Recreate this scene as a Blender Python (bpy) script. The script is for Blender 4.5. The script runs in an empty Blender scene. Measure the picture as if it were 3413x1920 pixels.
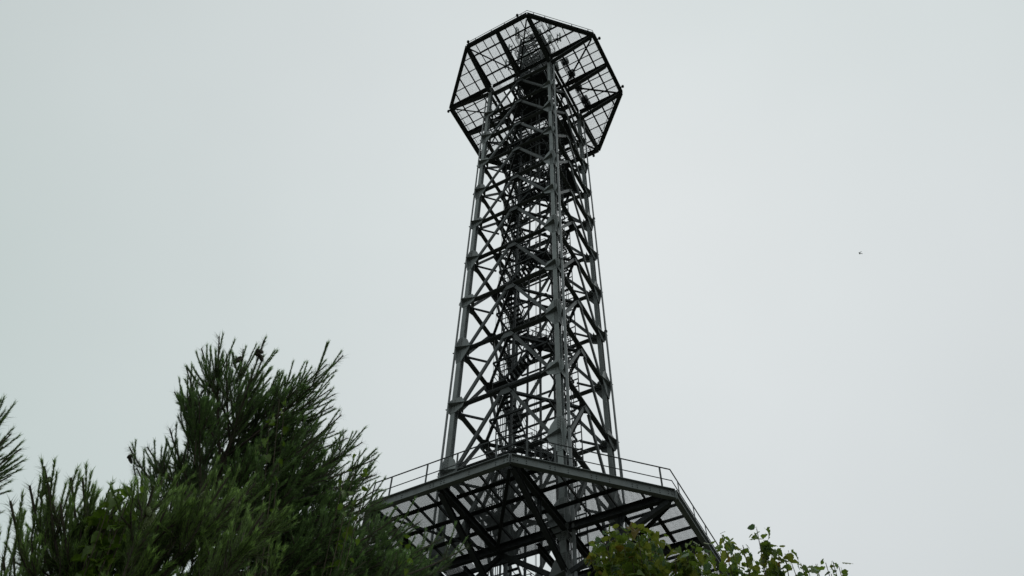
import bpy, math, random
SKY_A, SKY_B = 0.24, 0.52
import bpy, math, random
import numpy as np
from mathutils import Vector, Matrix
random.seed(11); rng = np.random.default_rng(11)
S = bpy.context.scene
COL = S.collection

# ------------------------------------------------------------------ camera
CAM = Vector((14.6255, -27.6409, 1.60))
right = Vector((0.87764129, 0.47865527, 0.02519717)); upv = Vector((0.37005627, -0.71005474, 0.59906645))
fwd = Vector((-0.30463769, 0.51644108, 0.80030275))
cd = bpy.data.cameras.new('camera'); cam = bpy.data.objects.new('camera', cd); COL.objects.link(cam)
cam.matrix_world = Matrix(((right.x, upv.x, -fwd.x, CAM.x), (right.y, upv.y, -fwd.y, CAM.y), (right.z, upv.z, -fwd.z, CAM.z), (0, 0, 0, 1)))
cd.sensor_width = 36; cd.lens = 36 * 2676.14 / 3413; cd.clip_start = 0.1; cd.clip_end = 4000
S.camera = cam

# ------------------------------------------------------------------ overcast sky + veiled sun
SUN = Vector((-0.1046, 0.5245, 0.8450)).normalized()
W = bpy.data.worlds.new('World'); S.world = W; W.use_nodes = True
nt = W.node_tree; N = nt.nodes; K = nt.links; N.clear()
def node(t, **kw):
    n = N.new(t)
    for k, v in kw.items(): setattr(n, k, v)
    return n
def wmath(op, a, b=None, clamp=False):
    n = node('ShaderNodeMath', operation=op, use_clamp=clamp)
    for i, v in enumerate((a, b)):
        if v is None: continue
        if isinstance(v, (int, float)): n.inputs[i].default_value = v
        else: K.new(v, n.inputs[i])
    return n.outputs[0]
out = node('ShaderNodeOutputWorld'); bg = node('ShaderNodeBackground'); bg.inputs[1].default_value = 0.1
sky = node('ShaderNodeTexSky', sky_type='NISHITA', sun_disc=False)
sky.sun_elevation = math.asin(SUN.z); sky.sun_rotation = math.atan2(SUN.x, SUN.y)
tc = node('ShaderNodeTexCoord')
dot = node('ShaderNodeVectorMath', operation='DOT_PRODUCT'); K.new(tc.outputs['Generated'], dot.inputs[0]); dot.inputs[1].default_value = SUN
lum = wmath('ADD', wmath('MULTIPLY', wmath('POWER', wmath('MAXIMUM', dot.outputs['Value'], 0.0), 2.2), SKY_A), SKY_B)
nz = node('ShaderNodeTexNoise'); nz.inputs['Scale'].default_value = 2.3; nz.inputs['Detail'].default_value = 3; nz.inputs['Roughness'].default_value = 0.5
K.new(tc.outputs['Generated'], nz.inputs['Vector'])
lum = wmath('MULTIPLY', lum, wmath('ADD', wmath('MULTIPLY', nz.outputs['Fac'], 0.14), 0.93))
nz2 = node('ShaderNodeTexNoise'); nz2.inputs['Scale'].default_value = 1.6; nz2.inputs['Detail'].default_value = 1
K.new(tc.outputs['Generated'], nz2.inputs['Vector'])
ramp = node('ShaderNodeMix', data_type='RGBA'); K.new(wmath('ADD', wmath('MULTIPLY', nz2.outputs['Fac'], 0.8), wmath('SUBTRACT', wmath('MULTIPLY', dot.outputs['Value'], 2.2), 1.75), True), ramp.inputs[0])
ramp.inputs[6].default_value = (0.875, 1.0, 0.975, 1); ramp.inputs[7].default_value = (0.955, 0.99, 1.01, 1)
vs = node('ShaderNodeVectorMath', operation='SCALE'); K.new(ramp.outputs[2], vs.inputs[0]); K.new(wmath('MULTIPLY', lum, 10.0), vs.inputs['Scale'])
mx = node('ShaderNodeMix', data_type='RGBA'); mx.inputs[0].default_value = 0.97   # cloud deck hides nearly all of the clear sky
K.new(sky.outputs[0], mx.inputs[6]); K.new(vs.outputs[0], mx.inputs[7])
K.new(mx.outputs[2], bg.inputs[0]); K.new(bg.outputs[0], out.inputs[0])
sl = bpy.data.lights.new('sun', 'SUN'); so = bpy.data.objects.new('sun', sl); COL.objects.link(so)
sl.energy = 0.5; sl.angle = math.radians(40); sl.color = (1, 0.97, 0.93)
so.rotation_euler = SUN.to_track_quat('Z', 'Y').to_euler(); so.location = (0, 0, 120)
S.view_settings.view_transform = 'Standard'; S.view_settings.look = 'None'
S.view_settings.exposure = 0; S.view_settings.gamma = 1; S.view_settings.use_curve_mapping = False

# ------------------------------------------------------------------ materials
def mat(name, col, rough=0.6, var=0.12, scale=3.0, rnd=0.0, trans=0.0, tone=False, metal=0.0, dirt=None, spec=0.5):
    m = bpy.data.materials.new(name); m.use_nodes = True; t = m.node_tree; n = t.nodes; l = t.links
    b = n['Principled BSDF']; b.inputs['Roughness'].default_value = rough; b.inputs['Metallic'].default_value = metal
    b.inputs['Specular IOR Level'].default_value = spec
    tcn = n.new('ShaderNodeTexCoord'); no = n.new('ShaderNodeTexNoise'); no.inputs['Scale'].default_value = scale; no.inputs['Detail'].default_value = 5
    l.new(tcn.outputs['Object'], no.inputs['Vector'])
    mp = n.new('ShaderNodeMapRange'); l.new(no.outputs['Fac'], mp.inputs[0]); mp.inputs[1].default_value = .3; mp.inputs[2].default_value = .7
    mp.inputs[3].default_value = 1 - var; mp.inputs[4].default_value = 1 + var
    val = mp.outputs[0]
    if rnd:
        oi = n.new('ShaderNodeObjectInfo'); m2 = n.new('ShaderNodeMapRange'); l.new(oi.outputs['Random'], m2.inputs[0]); m2.inputs[3].default_value = 1 - rnd; m2.inputs[4].default_value = 1 + rnd
        mm = n.new('ShaderNodeMath'); mm.operation = 'MULTIPLY'; l.new(val, mm.inputs[0]); l.new(m2.outputs[0], mm.inputs[1]); val = mm.outputs[0]
    if tone:
        at = n.new('ShaderNodeAttribute'); at.attribute_name = 'tone'
        mm = n.new('ShaderNodeMath'); mm.operation = 'MULTIPLY'; l.new(val, mm.inputs[0]); l.new(at.outputs['Fac'], mm.inputs[1]); val = mm.outputs[0]
    sc = n.new('ShaderNodeVectorMath'); sc.operation = 'SCALE'; sc.inputs[0].default_value = col; l.new(val, sc.inputs['Scale'])
    cs = sc.outputs[0]
    if dirt:
        d = n.new('ShaderNodeTexNoise'); d.inputs['Scale'].default_value = 1.1; d.inputs['Detail'].default_value = 6; d.inputs['Roughness'].default_value = .7
        mpn = n.new('ShaderNodeMapping'); mpn.inputs['Scale'].default_value = (3, 3, .5); l.new(tcn.outputs['Object'], mpn.inputs[0]); l.new(mpn.outputs[0], d.inputs['Vector'])
        r = n.new('ShaderNodeMapRange'); l.new(d.outputs['Fac'], r.inputs[0]); r.inputs[1].default_value = .5; r.inputs[2].default_value = .75; r.inputs[4].default_value = .6
        mxn = n.new('ShaderNodeMix'); mxn.data_type = 'RGBA'; l.new(r.outputs[0], mxn.inputs[0]); l.new(cs, mxn.inputs[6]); mxn.inputs[7].default_value = (*dirt, 1); cs = mxn.outputs[2]
    l.new(cs, b.inputs['Base Color'])
    bp = n.new('ShaderNodeBump'); bp.inputs['Strength'].default_value = .15; bp.inputs['Distance'].default_value = .01; l.new(no.outputs['Fac'], bp.inputs['Height'])
    if not tone: l.new(bp.outputs[0], b.inputs['Normal'])
    if trans:
        o = n['Material Output']; tr = n.new('ShaderNodeBsdfTranslucent'); l.new(cs, tr.inputs[0]); ms = n.new('ShaderNodeMixShader'); ms.inputs[0].default_value = trans
        l.new(b.outputs[0], ms.inputs[1]); l.new(tr.outputs[0], ms.inputs[2]); l.new(ms.outputs[0], o.inputs[0])
    return m
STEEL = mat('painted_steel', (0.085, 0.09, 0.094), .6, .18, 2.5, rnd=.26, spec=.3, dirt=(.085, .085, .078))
STEEL_L = mat('steel_lit', (0.215, 0.228, 0.232), .5, .16, 2.0, rnd=.18, dirt=(.10, .088, .075), spec=.35)  # same tower steel, lit look of legs and lower edge painted in
STEEL_D = mat('steel_shaded', (0.045, 0.048, 0.052), .65, .18, 4, rnd=.15, dirt=(.04, .038, .036), spec=.25)  # same tower steel, shade of inner and underside members put into the colour
BOLT = mat('bolt_steel', (0.07, 0.075, 0.075), .5, .1, 6)
GRATE = mat('expanded_metal', (0.09, 0.095, 0.097), .55, .1, 5)
PIPE = mat('pipe_steel', (0.2, 0.205, 0.215), .4, .1, 2, rnd=.1, dirt=(.11, .1, .095))
CONC = mat('concrete', (0.32, 0.31, 0.29), .9, .2, 2)
PLASTIC = mat('antenna_shell', (0.4, 0.41, 0.41), .5, .08, 2, rnd=.15)
LAMP = mat('lamp_glass', (0.5, 0.5, 0.48), .3, .05, 3)
BARK = mat('pine_bark', (0.06, 0.045, 0.032), .9, .35, 14)
NEEDLE = mat('pine_needles', (0.105, 0.175, 0.05), .5, .2, 3, trans=.3, tone=True, spec=.35)
NEEDLE_B = mat('pine_needles_near', (0.13, 0.2, 0.05), .5, .2, 3, trans=.32, tone=True, spec=.35)
CONEG = mat('green_cone', (0.11, 0.14, 0.04), .6, .3, 30)
CONEB = mat('brown_cone', (0.055, 0.045, 0.025), .7, .3, 30)
TWIG = mat('twig_bark', (0.09, 0.07, 0.045), .9, .3, 14)
LEAFM = [mat('leaf_green', (0.15, 0.225, 0.03), .45, .2, 9, rnd=.35, trans=.5, spec=.4), mat('leaf_olive', (0.21, 0.245, 0.035), .5, .2, 9, rnd=.3, trans=.5, spec=.3),
         mat('leaf_blue_green', (0.12, 0.2, 0.085), .5, .2, 9, rnd=.2, trans=.3), mat('leaf_yellowing', (0.24, 0.17, 0.025), .6, .25, 9, rnd=.3, trans=.4)]
VINEM = mat('vine_leaf', (0.12, 0.2, 0.02), .5, .2, 9, rnd=.25, trans=.5)
WING = mat('insect_wing', (0.35, 0.36, 0.35), .3, .1, 30, trans=.5); CHITIN = mat('insect_shell', (0.012, 0.014, 0.012), .35, .2, 30)

# ground: forest floor and mown grass
GR = bpy.data.materials.new('forest_floor'); GR.use_nodes = True
g = GR.node_tree.nodes; gl = GR.node_tree.links; gb = g['Principled BSDF']; gb.inputs['Roughness'].default_value = .95
gt = g.new('ShaderNodeTexCoord'); g1 = g.new('ShaderNodeTexNoise'); g1.inputs['Scale'].default_value = .35; g1.inputs['Detail'].default_value = 8
gl.new(gt.outputs['Object'], g1.inputs['Vector']); gr = g.new('ShaderNodeValToRGB'); gl.new(g1.outputs['Fac'], gr.inputs[0])
gr.color_ramp.elements[0].position = .35; gr.color_ramp.elements[0].color = (.022, .034, .012, 1); gr.color_ramp.elements[1].position = .65; gr.color_ramp.elements[1].color = (.05, .046, .03, 1)
gl.new(gr.outputs[0], gb.inputs['Base Color'])

# ------------------------------------------------------------------ mesh helpers
class MB:
    def __init__(s): s.v = []; s.f = []; s.m = []
    def box8(s, P, mi=0):
        b = len(s.v); s.v += [tuple(p) for p in P]
        for q in ((0, 3, 2, 1), (4, 5, 6, 7), (0, 1, 5, 4), (1, 2, 6, 5), (2, 3, 7, 6), (3, 0, 4, 7)): s.f.append(tuple(b + i for i in q)); s.m.append(mi)
    def box(s, x0, y0, z0, x1, y1, z1, mi=0):
        s.box8([(x0, y0, z0), (x1, y0, z0), (x1, y1, z0), (x0, y1, z0), (x0, y0, z1), (x1, y0, z1), (x1, y1, z1), (x0, y1, z1)], mi)
    def frame(s, a, b, up):
        a = Vector(a); b = Vector(b); t = (b - a).normalized(); up = Vector(up); side = t.cross(up)
        if side.length < 1e-4: side = t.cross(Vector((1, 0, 0)))
        side.normalize(); u = side.cross(t).normalized(); return a, b, side, u
    def bar(s, a, b, up, x0, x1, y0, y1, mi=0):      # rectangle x0..x1 across, y0..y1 along 'up'
        a, b, sd, u = s.frame(a, b, up)
        s.box8([a + sd * x0 + u * y0, a + sd * x1 + u * y0, a + sd * x1 + u * y1, a + sd * x0 + u * y1, b + sd * x0 + u * y0, b + sd * x1 + u * y0, b + sd * x1 + u * y1, b + sd * x0 + u * y1], mi)
    def ibeam(s, a, b, up, w, h, t=.018, tw=.014):
        s.bar(a, b, up, -w/2, w/2, h/2 - t, h/2); s.bar(a, b, up, -w/2, w/2, -h/2, -h/2 + t); s.bar(a, b, up, -tw/2, tw/2, -h/2 + t, h/2 - t)
    def channel(s, a, b, up, w, h, t=.014, flip=1):
        s.bar(a, b, up, -w/2, w/2, h/2 - t, h/2); s.bar(a, b, up, -w/2, w/2, -h/2, -h/2 + t)
        x = w/2 * flip; s.bar(a, b, up, min(x, x - t * flip), max(x, x - t * flip), -h/2 + t, h/2 - t)
    def angle(s, a, b, up, w, h, t=.012):
        s.bar(a, b, up, -w/2, w/2, h/2 - t, h/2); s.bar(a, b, up, -w/2, -w/2 + t, -h/2, h/2 - t)
    def tube(s, pts, r, n=8, cap=True, mi=0):
        pts = [Vector(p) for p in pts]; rs = r if isinstance(r, (list, tuple)) else [r] * len(pts); b = len(s.v); pv = None
        for i, p in enumerate(pts):
            t = (pts[min(i + 1, len(pts) - 1)] - pts[max(i - 1, 0)]).normalized()
            if pv is None: pv = t.orthogonal().normalized()
            pv = (pv - t * pv.dot(t)).normalized(); q = t.cross(pv)
            for k in range(n):
                a = 2 * math.pi * k / n; s.v.append(tuple(p + (pv * math.cos(a) + q * math.sin(a)) * rs[i]))
        for i in range(len(pts) - 1):
            for k in range(n): s.f.append((b + i*n + k, b + i*n + (k+1) % n, b + (i+1)*n + (k+1) % n, b + (i+1)*n + k)); s.m.append(mi)
        if cap:
            s.f.append(tuple(b + k for k in reversed(range(n)))); s.f.append(tuple(b + (len(pts)-1)*n + k for k in range(n))); s.m += [mi, mi]
    def plate(s, poly, nrm, t, mi=0):            # convex polygon, thickness t centred
        nrm = Vector(nrm).normalized(); b = len(s.v); n = len(poly)
        for sg in (-.5, .5): s.v += [tuple(Vector(p) + nrm * t * sg) for p in poly]
        s.f.append(tuple(b + k for k in reversed(range(n)))); s.f.append(tuple(b + n + k for k in range(n)))
        for k in range(n): s.f.append((b + k, b + (k+1) % n, b + n + (k+1) % n, b + n + k))
        s.m += [mi] * (n + 2)
    def bolt(s, p, nrm, r=.018, l=.022, mi=1):
        p = Vector(p); s.tube([p, p + Vector(nrm).normalized() * l], r, 5, True, mi)
    def mesh(s, name, mats):
        me = bpy.data.meshes.new(name); me.from_pydata(s.v, [], s.f)
        for m in (mats if isinstance(mats, (list, tuple)) else [mats]): me.materials.append(m)
        if any(s.m): me.polygons.foreach_set('material_index', s.m)
        me.update(); return me
    def obj(s, name, mats, parent=None, loc=(0, 0, 0), rz=0): return put(name, s.mesh(name, mats), parent, loc, rz)
def put(name, me, parent=None, loc=(0, 0, 0), rz=0, label=None, kind=None):
    o = bpy.data.objects.new(name, me); COL.objects.link(o); o.location = loc; o.rotation_euler = (0, 0, rz)
    if parent: o.parent = parent
    if label: o['label'] = label
    if kind: o['kind'] = kind
    return o
def thing(name, label, cat, loc=(0, 0, 0), group=None):
    o = bpy.data.objects.new(name, None); COL.objects.link(o); o.location = loc; o['label'] = label; o['category'] = cat
    if group: o['group'] = group
    return o
PI = math.pi

# ------------------------------------------------------------------ ground
def ground():
    R = [0, 5, 10, 16, 24, 34, 50, 80, 130, 220, 400, 800, 1600]; n = 72; v = [(0, 0, 0)]; f = []
    for r in R[1:]:
        for k in range(n):
            a = 2 * PI * k / n; x = r * math.cos(a); y = r * math.sin(a)
            z = 0 if r < 30 else (r - 30) * -.012 + .5 * math.sin(x * .03) * math.cos(y * .026) * min(1, (r - 30) / 60)
            v.append((x, y, z - .004))
    for k in range(n): f.append((0, 1 + k, 1 + (k + 1) % n))
    for i in range(len(R) - 2):
        for k in range(n): a = 1 + i*n; f.append((a + k, a + n + k, a + n + (k+1) % n, a + (k+1) % n))
    me = bpy.data.meshes.new('ground'); me.from_pydata(v, [], f); me.materials.append(GR)
    for p in me.polygons: p.use_smooth = True
    put('ground', me, kind='structure')
ground()
# ================================================================== the observation tower
Z0 = 21.402                      # underside of the lower platform
HW = 3.03                        # half width of the shaft, leg centre to centre
PH = 4.437                       # panel height
LV = [Z0 + 5.40 + PH * k for k in range(0, 10)]          # bracing levels above the lower platform
LOWL = [Z0 - 1.89, Z0 - 6.33, Z0 - 10.77, Z0 - 15.2]     # bracing levels below it
ZU = Z0 + 51.40                  # underside of the upper platform
TOPL = Z0 + 49.9
tower = thing('observation_tower', 'tall grey steel lattice lookout tower with two eight sided mesh platforms', 'lookout tower')
CORN = [(1, -1), (-1, -1), (-1, 1), (1, 1)]

# legs: H sections
foot = MB(); foot.box(-.75, -.75, 0, .75, .75, .45); foot.box(-.4, -.4, .45, .4, .4, .49, 0); footm = foot.mesh('footing', CONC)
legm = MB(); T = .022
legm.ibeam((0, 0, .49), (0, 0, ZU + .1), (0, 1, 0), .26, .34, .026, .02)
for z in LOWL + LV:               # splice plates on the outer flange faces
    pass
legme = legm.mesh('leg', STEEL_L)
legs = []
for sx, sy in CORN:
    put('footing', footm, tower, (sx * HW, sy * HW, 0))
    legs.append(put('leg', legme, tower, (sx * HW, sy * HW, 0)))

def gusset(sx, sy, big):
    m = MB()
    H = 1.05 if big else .52
    y = sy * .178                # plate on the outer flange, in the face that runs along x
    prof = [(.16, -H), (-.17, -H), (-.56, -.30), (-.66, -.05), (-.62, .16), (-.46, .48 if not big else .62), (-.17, H*.95), (.16, H*.95), (.34, .22), (.38, -.1), (.30, -.42)]
    m.plate([(sx*u, y, w) for u, w in prof], (0, sy, 0), .016)
    x = sx * .178                # plate in the face that runs along y
    m.plate([(x, sy*u, w) for u, w in prof], (sx, 0, 0), .016)
    # horizontal wing plates standing out from the faces
    m.plate([(sx*.16, sy*.50, -.02), (sx*.16, sy*.19, -.02), (-sx*.95, sy*.10, -.02), (-sx*.95, sy*.15, -.02)], (0, 0, 1), .016)
    m.plate([(sx*.50, sy*.16, -.04), (sx*.19, sy*.16, -.04), (sx*.10, -sy*.95, -.04), (sx*.15, -sy*.95, -.04)], (0, 0, 1), .016)
    m.plate([(-sx*.2, sy*.08, -.06), (-sx*.6, sy*.08, -.06), (-sx*.2, -sy*.5, -.06)], (0, 0, 1), .014)
    n = 9 if big else 3
    for col in (-.085, -.03, .04, .095)[:: (1 if big else 3)]:
        for k in range(n):
            for sg in (-1, 1):
                z = sg * (.12 + k * .105)
                m.bolt((sx * -col, sy * .186, z), (0, sy, 0)); m.bolt((sx * .186, sy * -col, z), (sx, 0, 0))
    for k in range(4):
        m.bolt((-sx * (.24 + k * .09), sy * .186, -.12), (0, sy, 0), .016); m.bolt((sx * .186, -sy * (.24 + k * .09), -.12), (sx, 0, 0), .016)
    return m.mesh('gusset_plate', [STEEL_L, BOLT])
gus = {(c, b): gusset(*CORN[c], b) for c in range(4) for b in (False, True)}
for i, z in enumerate(LOWL + LV):
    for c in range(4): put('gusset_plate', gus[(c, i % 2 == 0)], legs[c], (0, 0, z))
# deck-level plates on the legs
for c in range(4): put('gusset_plate', gus[(c, True)], legs[c], (0, 0, Z0 + .75))

# face members, built for the face along x at y = -HW and turned for the other three
def fm(name, build, mt=STEEL):
    m = MB(); build(m); return m.mesh(name, mt)
def apexplate(m):
    m.plate([(-.16, -HW - .1, .02), (.16, -HW - .1, .02), (.40, -HW - .1, -.36), (.3, -HW - .1, -.46), (-.3, -HW - .1, -.46), (-.40, -HW - .1, -.36)], (0, 1, 0), .016)
    m.plate([(-.5, -HW - .04, -.07), (.5, -HW - .04, -.07), (.2, -HW + .4, -.07), (-.2, -HW + .4, -.07)], (0, 0, 1), .014)
    for k in range(4):
        for s in (-1, 1): m.bolt((s * (.12 + k * .065), -HW - .11, -.1 - k * .08), (0, -1, 0), .016, .02)
me_h = fm('horizontal_beam', lambda m: (m.ibeam((-HW + .16, -HW - .02, 0), (HW - .16, -HW - .02, 0), (0, 0, 1), .26, .09, .012, .012)))
me_a = fm('node_plate', apexplate, [STEEL, BOLT])
def diag(h, sgn, w=.18, d=.12):
    def b(m):
        a = (sgn * (HW - .45), -HW, -h + .16); c = (sgn * .30, -HW, -.30)
        m.channel(a, c, (0, 1, 0), w, d, .014, sgn)
        v = Vector(c) - Vector(a)
        for k in (.3, .5, .7):   # batten plates
            p = Vector(a) + v * k; m.plate([p + Vector((-.05, .062, -.09)), p + Vector((.05, .062, -.09)), p + Vector((.05, .062, .09)), p + Vector((-.05, .062, .09))], (0, 1, 0), .01, 1)
    return b
def faces(name, me, z, par=tower):
    for r in range(4): put(name, me, par, (0, 0, z), r * PI / 2)
hl = LOWL[::-1] + LV
dm = {}
for z, below in [(LV[k], LV[k] - (LV[k-1] if k else Z0 + .55)) for k in range(10)] + [(TOPL, TOPL - LV[9])] + [(Z0 - .02, Z0 - LOWL[0] + PH * 0)] * 0 + [(LOWL[k], (LOWL[k] - LOWL[k+1]) if k < 3 else LOWL[3] - .7) for k in range(4)]:
    faces('horizontal_beam', me_h, z); faces('node_plate', me_a, z)
    key = round(below, 2)
    if key not in dm: dm[key] = [fm('diagonal_brace', diag(below, s), [STEEL, BOLT]) for s in (-1, 1)]
    for me in dm[key]: faces('diagonal_brace', me, z)
# plan bracing: diamond joining the middles of the four faces
pl = MB(); pl.channel((.05, -HW + .15, 0), (HW - .15, -.05, 0), (0, 0, 1), .16, .14, .012); plm = pl.mesh('plan_brace', STEEL_D)
for z in hl + [TOPL]: faces('plan_brace', plm, z - .06)

# outside riser pipes with couplings
rp = MB(); rp.tube([(0, 0, .3), (0, 0, ZU - 2.2)], .062, 12); rpm = rp.mesh('riser_pipe', PIPE)
rp2 = MB(); rp2.tube([(0, 0, .3), (0, 0, ZU - 2.2)], .078, 12); rpm2 = rp2.mesh('riser_pipe', PIPE)
cp = MB(); cp.tube([(0, 0, -.05), (0, 0, .05)], .105, 12); cp.bar((0, 0, 0), (1, 0, 0), (0, 0, 1), -.012, .012, -.03, .03); cpm = cp.mesh('pipe_coupling', STEEL_D)
cpl = MB(); cpl.tube([(0, 0, -.05), (0, 0, .05)], .105, 12); cpl.box(0, -.02, -.03, .25, .02, .03); cpm = cpl.mesh('pipe_coupling', STEEL_D)
for (sx, sy), dx, dy, me in zip(CORN, (.45, -.44, -.44, .44), (-.10, 0, 0, 0), (rpm2, rpm, rpm, rpm)):
    p = put('riser_pipe', me, tower, (sx * HW + dx, sy * HW + dy, 0))
    for i, z in enumerate(LV):
        if i % 3 == 0: put('pipe_coupling', cpm, p, (0, 0, z + .2), PI if dx > 0 else 0)

# ---- inner stairs: square spiral, one flight per half panel
SR = 1.30; FW = .66; HALF = PH / 2; NR = 11; RUN = (2 * SR - FW)
fl = MB()
y0 = -RUN / 2; y1 = RUN / 2
for sx in (-FW/2, FW/2): fl.bar((SR + sx, y0 - .12, -.1), (SR + sx, y1 + .12, HALF - .1), (0, 0, 1), -.015, .015, -.09, .09)
flm = fl.mesh('stair_flight', STEEL_D)
tr = MB(); tr.box(-FW/2 + .02, -.075, -.03, FW/2 - .02, .075, 0); tr.box(-FW/2 + .02, -.075, -.05, FW/2 - .02, -.063, -.03); trm = tr.mesh('tread', STEEL_D)
hr = MB()
for sx in (-FW/2, FW/2):
    for h, r in ((1.0, .021), (.55, .014)): hr.tube([(SR + sx, y0 - .1, h), (SR + sx, y1 + .1, HALF + h)], r, 6)
    for k in range(4):
        t = k / 3; y = y0 + (y1 - y0) * t; hr.tube([(SR + sx, y, HALF * t - .05), (SR + sx, y, HALF * t + 1.0)], .016, 5)
hrm = hr.mesh('handrail', STEEL_D)
ld = MB(); q = FW / 2
ld.box(SR - q - .05, SR - q - .05, -.05, SR + q + .05, SR + q + .05, -.03)
ld.bar((SR - q - .05, SR - q - .03, -.12), (SR + q + .05, SR - q - .03, -.12), (0, 0, 1), -.03, .03, -.07, .068)
ld.bar((SR - q - .03, SR + q + .03, -.12), (SR + q + .05, SR + q + .03, -.12), (0, 0, 1), -.03, .03, -.07, .068)
ld.bar((SR + q + .2, SR + q + .2, -.75), (SR - .3, SR - .3, -.1), (0, 0, 1), -.03, .03, -.05, .05)
ldm = ld.mesh('stair_landing', STEEL_D)
lr = MB()
for h in (1.0, .55):
    lr.tube([(SR - q - .05, SR + q + .03, h), (SR + q, SR + q + .03, h), (SR + q + .03, SR + q, h), (SR + q + .03, SR - q - .05, h)], .02, 6)
for x, y in ((SR - q, SR + q + .03), (SR + q + .03, SR - q), (SR + q + .02, SR + q + .02)): lr.tube([(x, y, -.05), (x, y, 1.0)], .018, 5)
lrm = lr.mesh('handrail', STEEL_D)
zz = .49; k = 0
while zz + HALF < ZU + .5:
    f = put('stair_flight', flm, tower, (0, 0, zz), k * PI / 2)
    for i in range(10): put('tread', trm, f, (SR, y0 + (i + .5) * RUN / 10, (i + 1) * HALF / NR))
    put('handrail', hrm, f)
    zz += HALF
    l = put('stair_landing', ldm, tower, (0, 0, zz), k * PI / 2); put('handrail', lrm, l)
    k += 1
po = MB()
po.bar((0, 0, .0), (0, 0, ZU - .0), (0, 1, 0), -.07, .07, -.07, .07); pom = po.mesh('stair_post', STEEL_D)
pi_ = MB(); pi_.bar((0, 0, .0), (0, 0, ZU + .3), (0, 1, 0), -.05, .05, -.05, .05); pim = pi_.mesh('stair_post', STEEL_D)
for sx, sy in CORN:
    put('stair_post', pim, tower, (sx * (SR - q - .1), sy * (SR - q - .1), .01))
tie = MB()
tie.bar((SR + q + .07, -(SR + q + .07), 0), (SR + q + .07, SR + q + .07, 0), (0, 0, 1), -.04, .04, -.06, .06)
tie.bar((SR + q + .2, SR + q + .2, 0), (HW - .2, HW - .2, 0), (0, 0, 1), -.04, .04, -.06, .06)
tiem = tie.mesh('stair_tie', STEEL_D)
for z in hl: faces('stair_tie', tiem, z - .35)
tr_ = MB(); tr_.bar((SR + q + .07, -(SR + q + .07), 0), (SR + q + .07, SR + q + .07, 0), (0, 0, 1), -.04, .04, -.05, .05); trm_ = tr_.mesh('stair_tie', STEEL_D)
for z in LV[:-1]: faces('stair_tie', trm_, z + PH / 2 - .35)
# tall cable ladders inside the shaft
cl = MB(); Hc = ZU - 1.0
for s in (-.42, .42): cl.bar((s, 0, .5), (s, 0, Hc), (0, 1, 0), -.02, .02, -.03, .03)
clm = cl.mesh('cable_ladder', STEEL_D)
rg = MB(); rg.box(-.40, -.02, -.035, .40, .02, .035); rgm = rg.mesh('rung', STEEL_D)
for x, y in ((-2.25, .6), (2.15, .35)):
    c_ = put('cable_ladder', clm, tower, (x, y, 0)); nr = 0; z = .9
    while z < Hc - .2:
        put('rung', rgm, c_, (0, 0, z)); z += .56
    b_ = MB()
    for i in range(3): b_.tube([(-.22 + i * .12 + .02 * math.sin(j * 1.9 + i), .08, .5 + j * 3.2) for j in range(22)], .022, 5)
    b_.obj('cable', BOLT, c_)
# hanging cables down the stair well
for i, (x, y) in enumerate(((.35, -.5), (.42, -.48), (-2.5, -.4))):
    c = MB(); c.tube([(x + .03 * math.sin(j * 1.3 + i), y + .03 * math.cos(j + i), .5 + j * 3.4) for j in range(22)], .012, 5); c.obj('cable', BOLT, tower)

# ---- a mesh of expanded metal, unit panel w x h, long diamonds along x
def expanded(w, h, lw, sw, st, inside=None, name='grating_panel', gt=.01):
    m = MB(); nx = int(round(w / lw)); ny = int(round(h / sw)); lx = w / nx; ly = h / ny; t = gt
    def ok(x, y): return inside is None or inside(x, y)
    for j in range(2 * ny):
        for i in range(nx * 2):
            s = 1 if (i + j) % 2 == 0 else -1
            ax = i * lx / 2; bx = ax + lx / 2; ym = (j + .5) * ly / 2; ay = ym - s * ly / 4; by = ym + s * ly / 4
            if not ok((ax + bx) / 2, ym): continue
            b = len(m.v)
            m.v += [(ax, ay - st, 0), (bx, by - st, 0), (bx, by + st, 0), (ax, ay + st, 0), (ax, ay, -t), (bx, by, -t)]
            m.f += [(b, b+1, b+2, b+3), (b+1, b, b+4, b+5), (b+3, b+2, b+5, b+4)]; m.m += [0, 0, 0]
    return m.mesh(name, GRATE)

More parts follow.
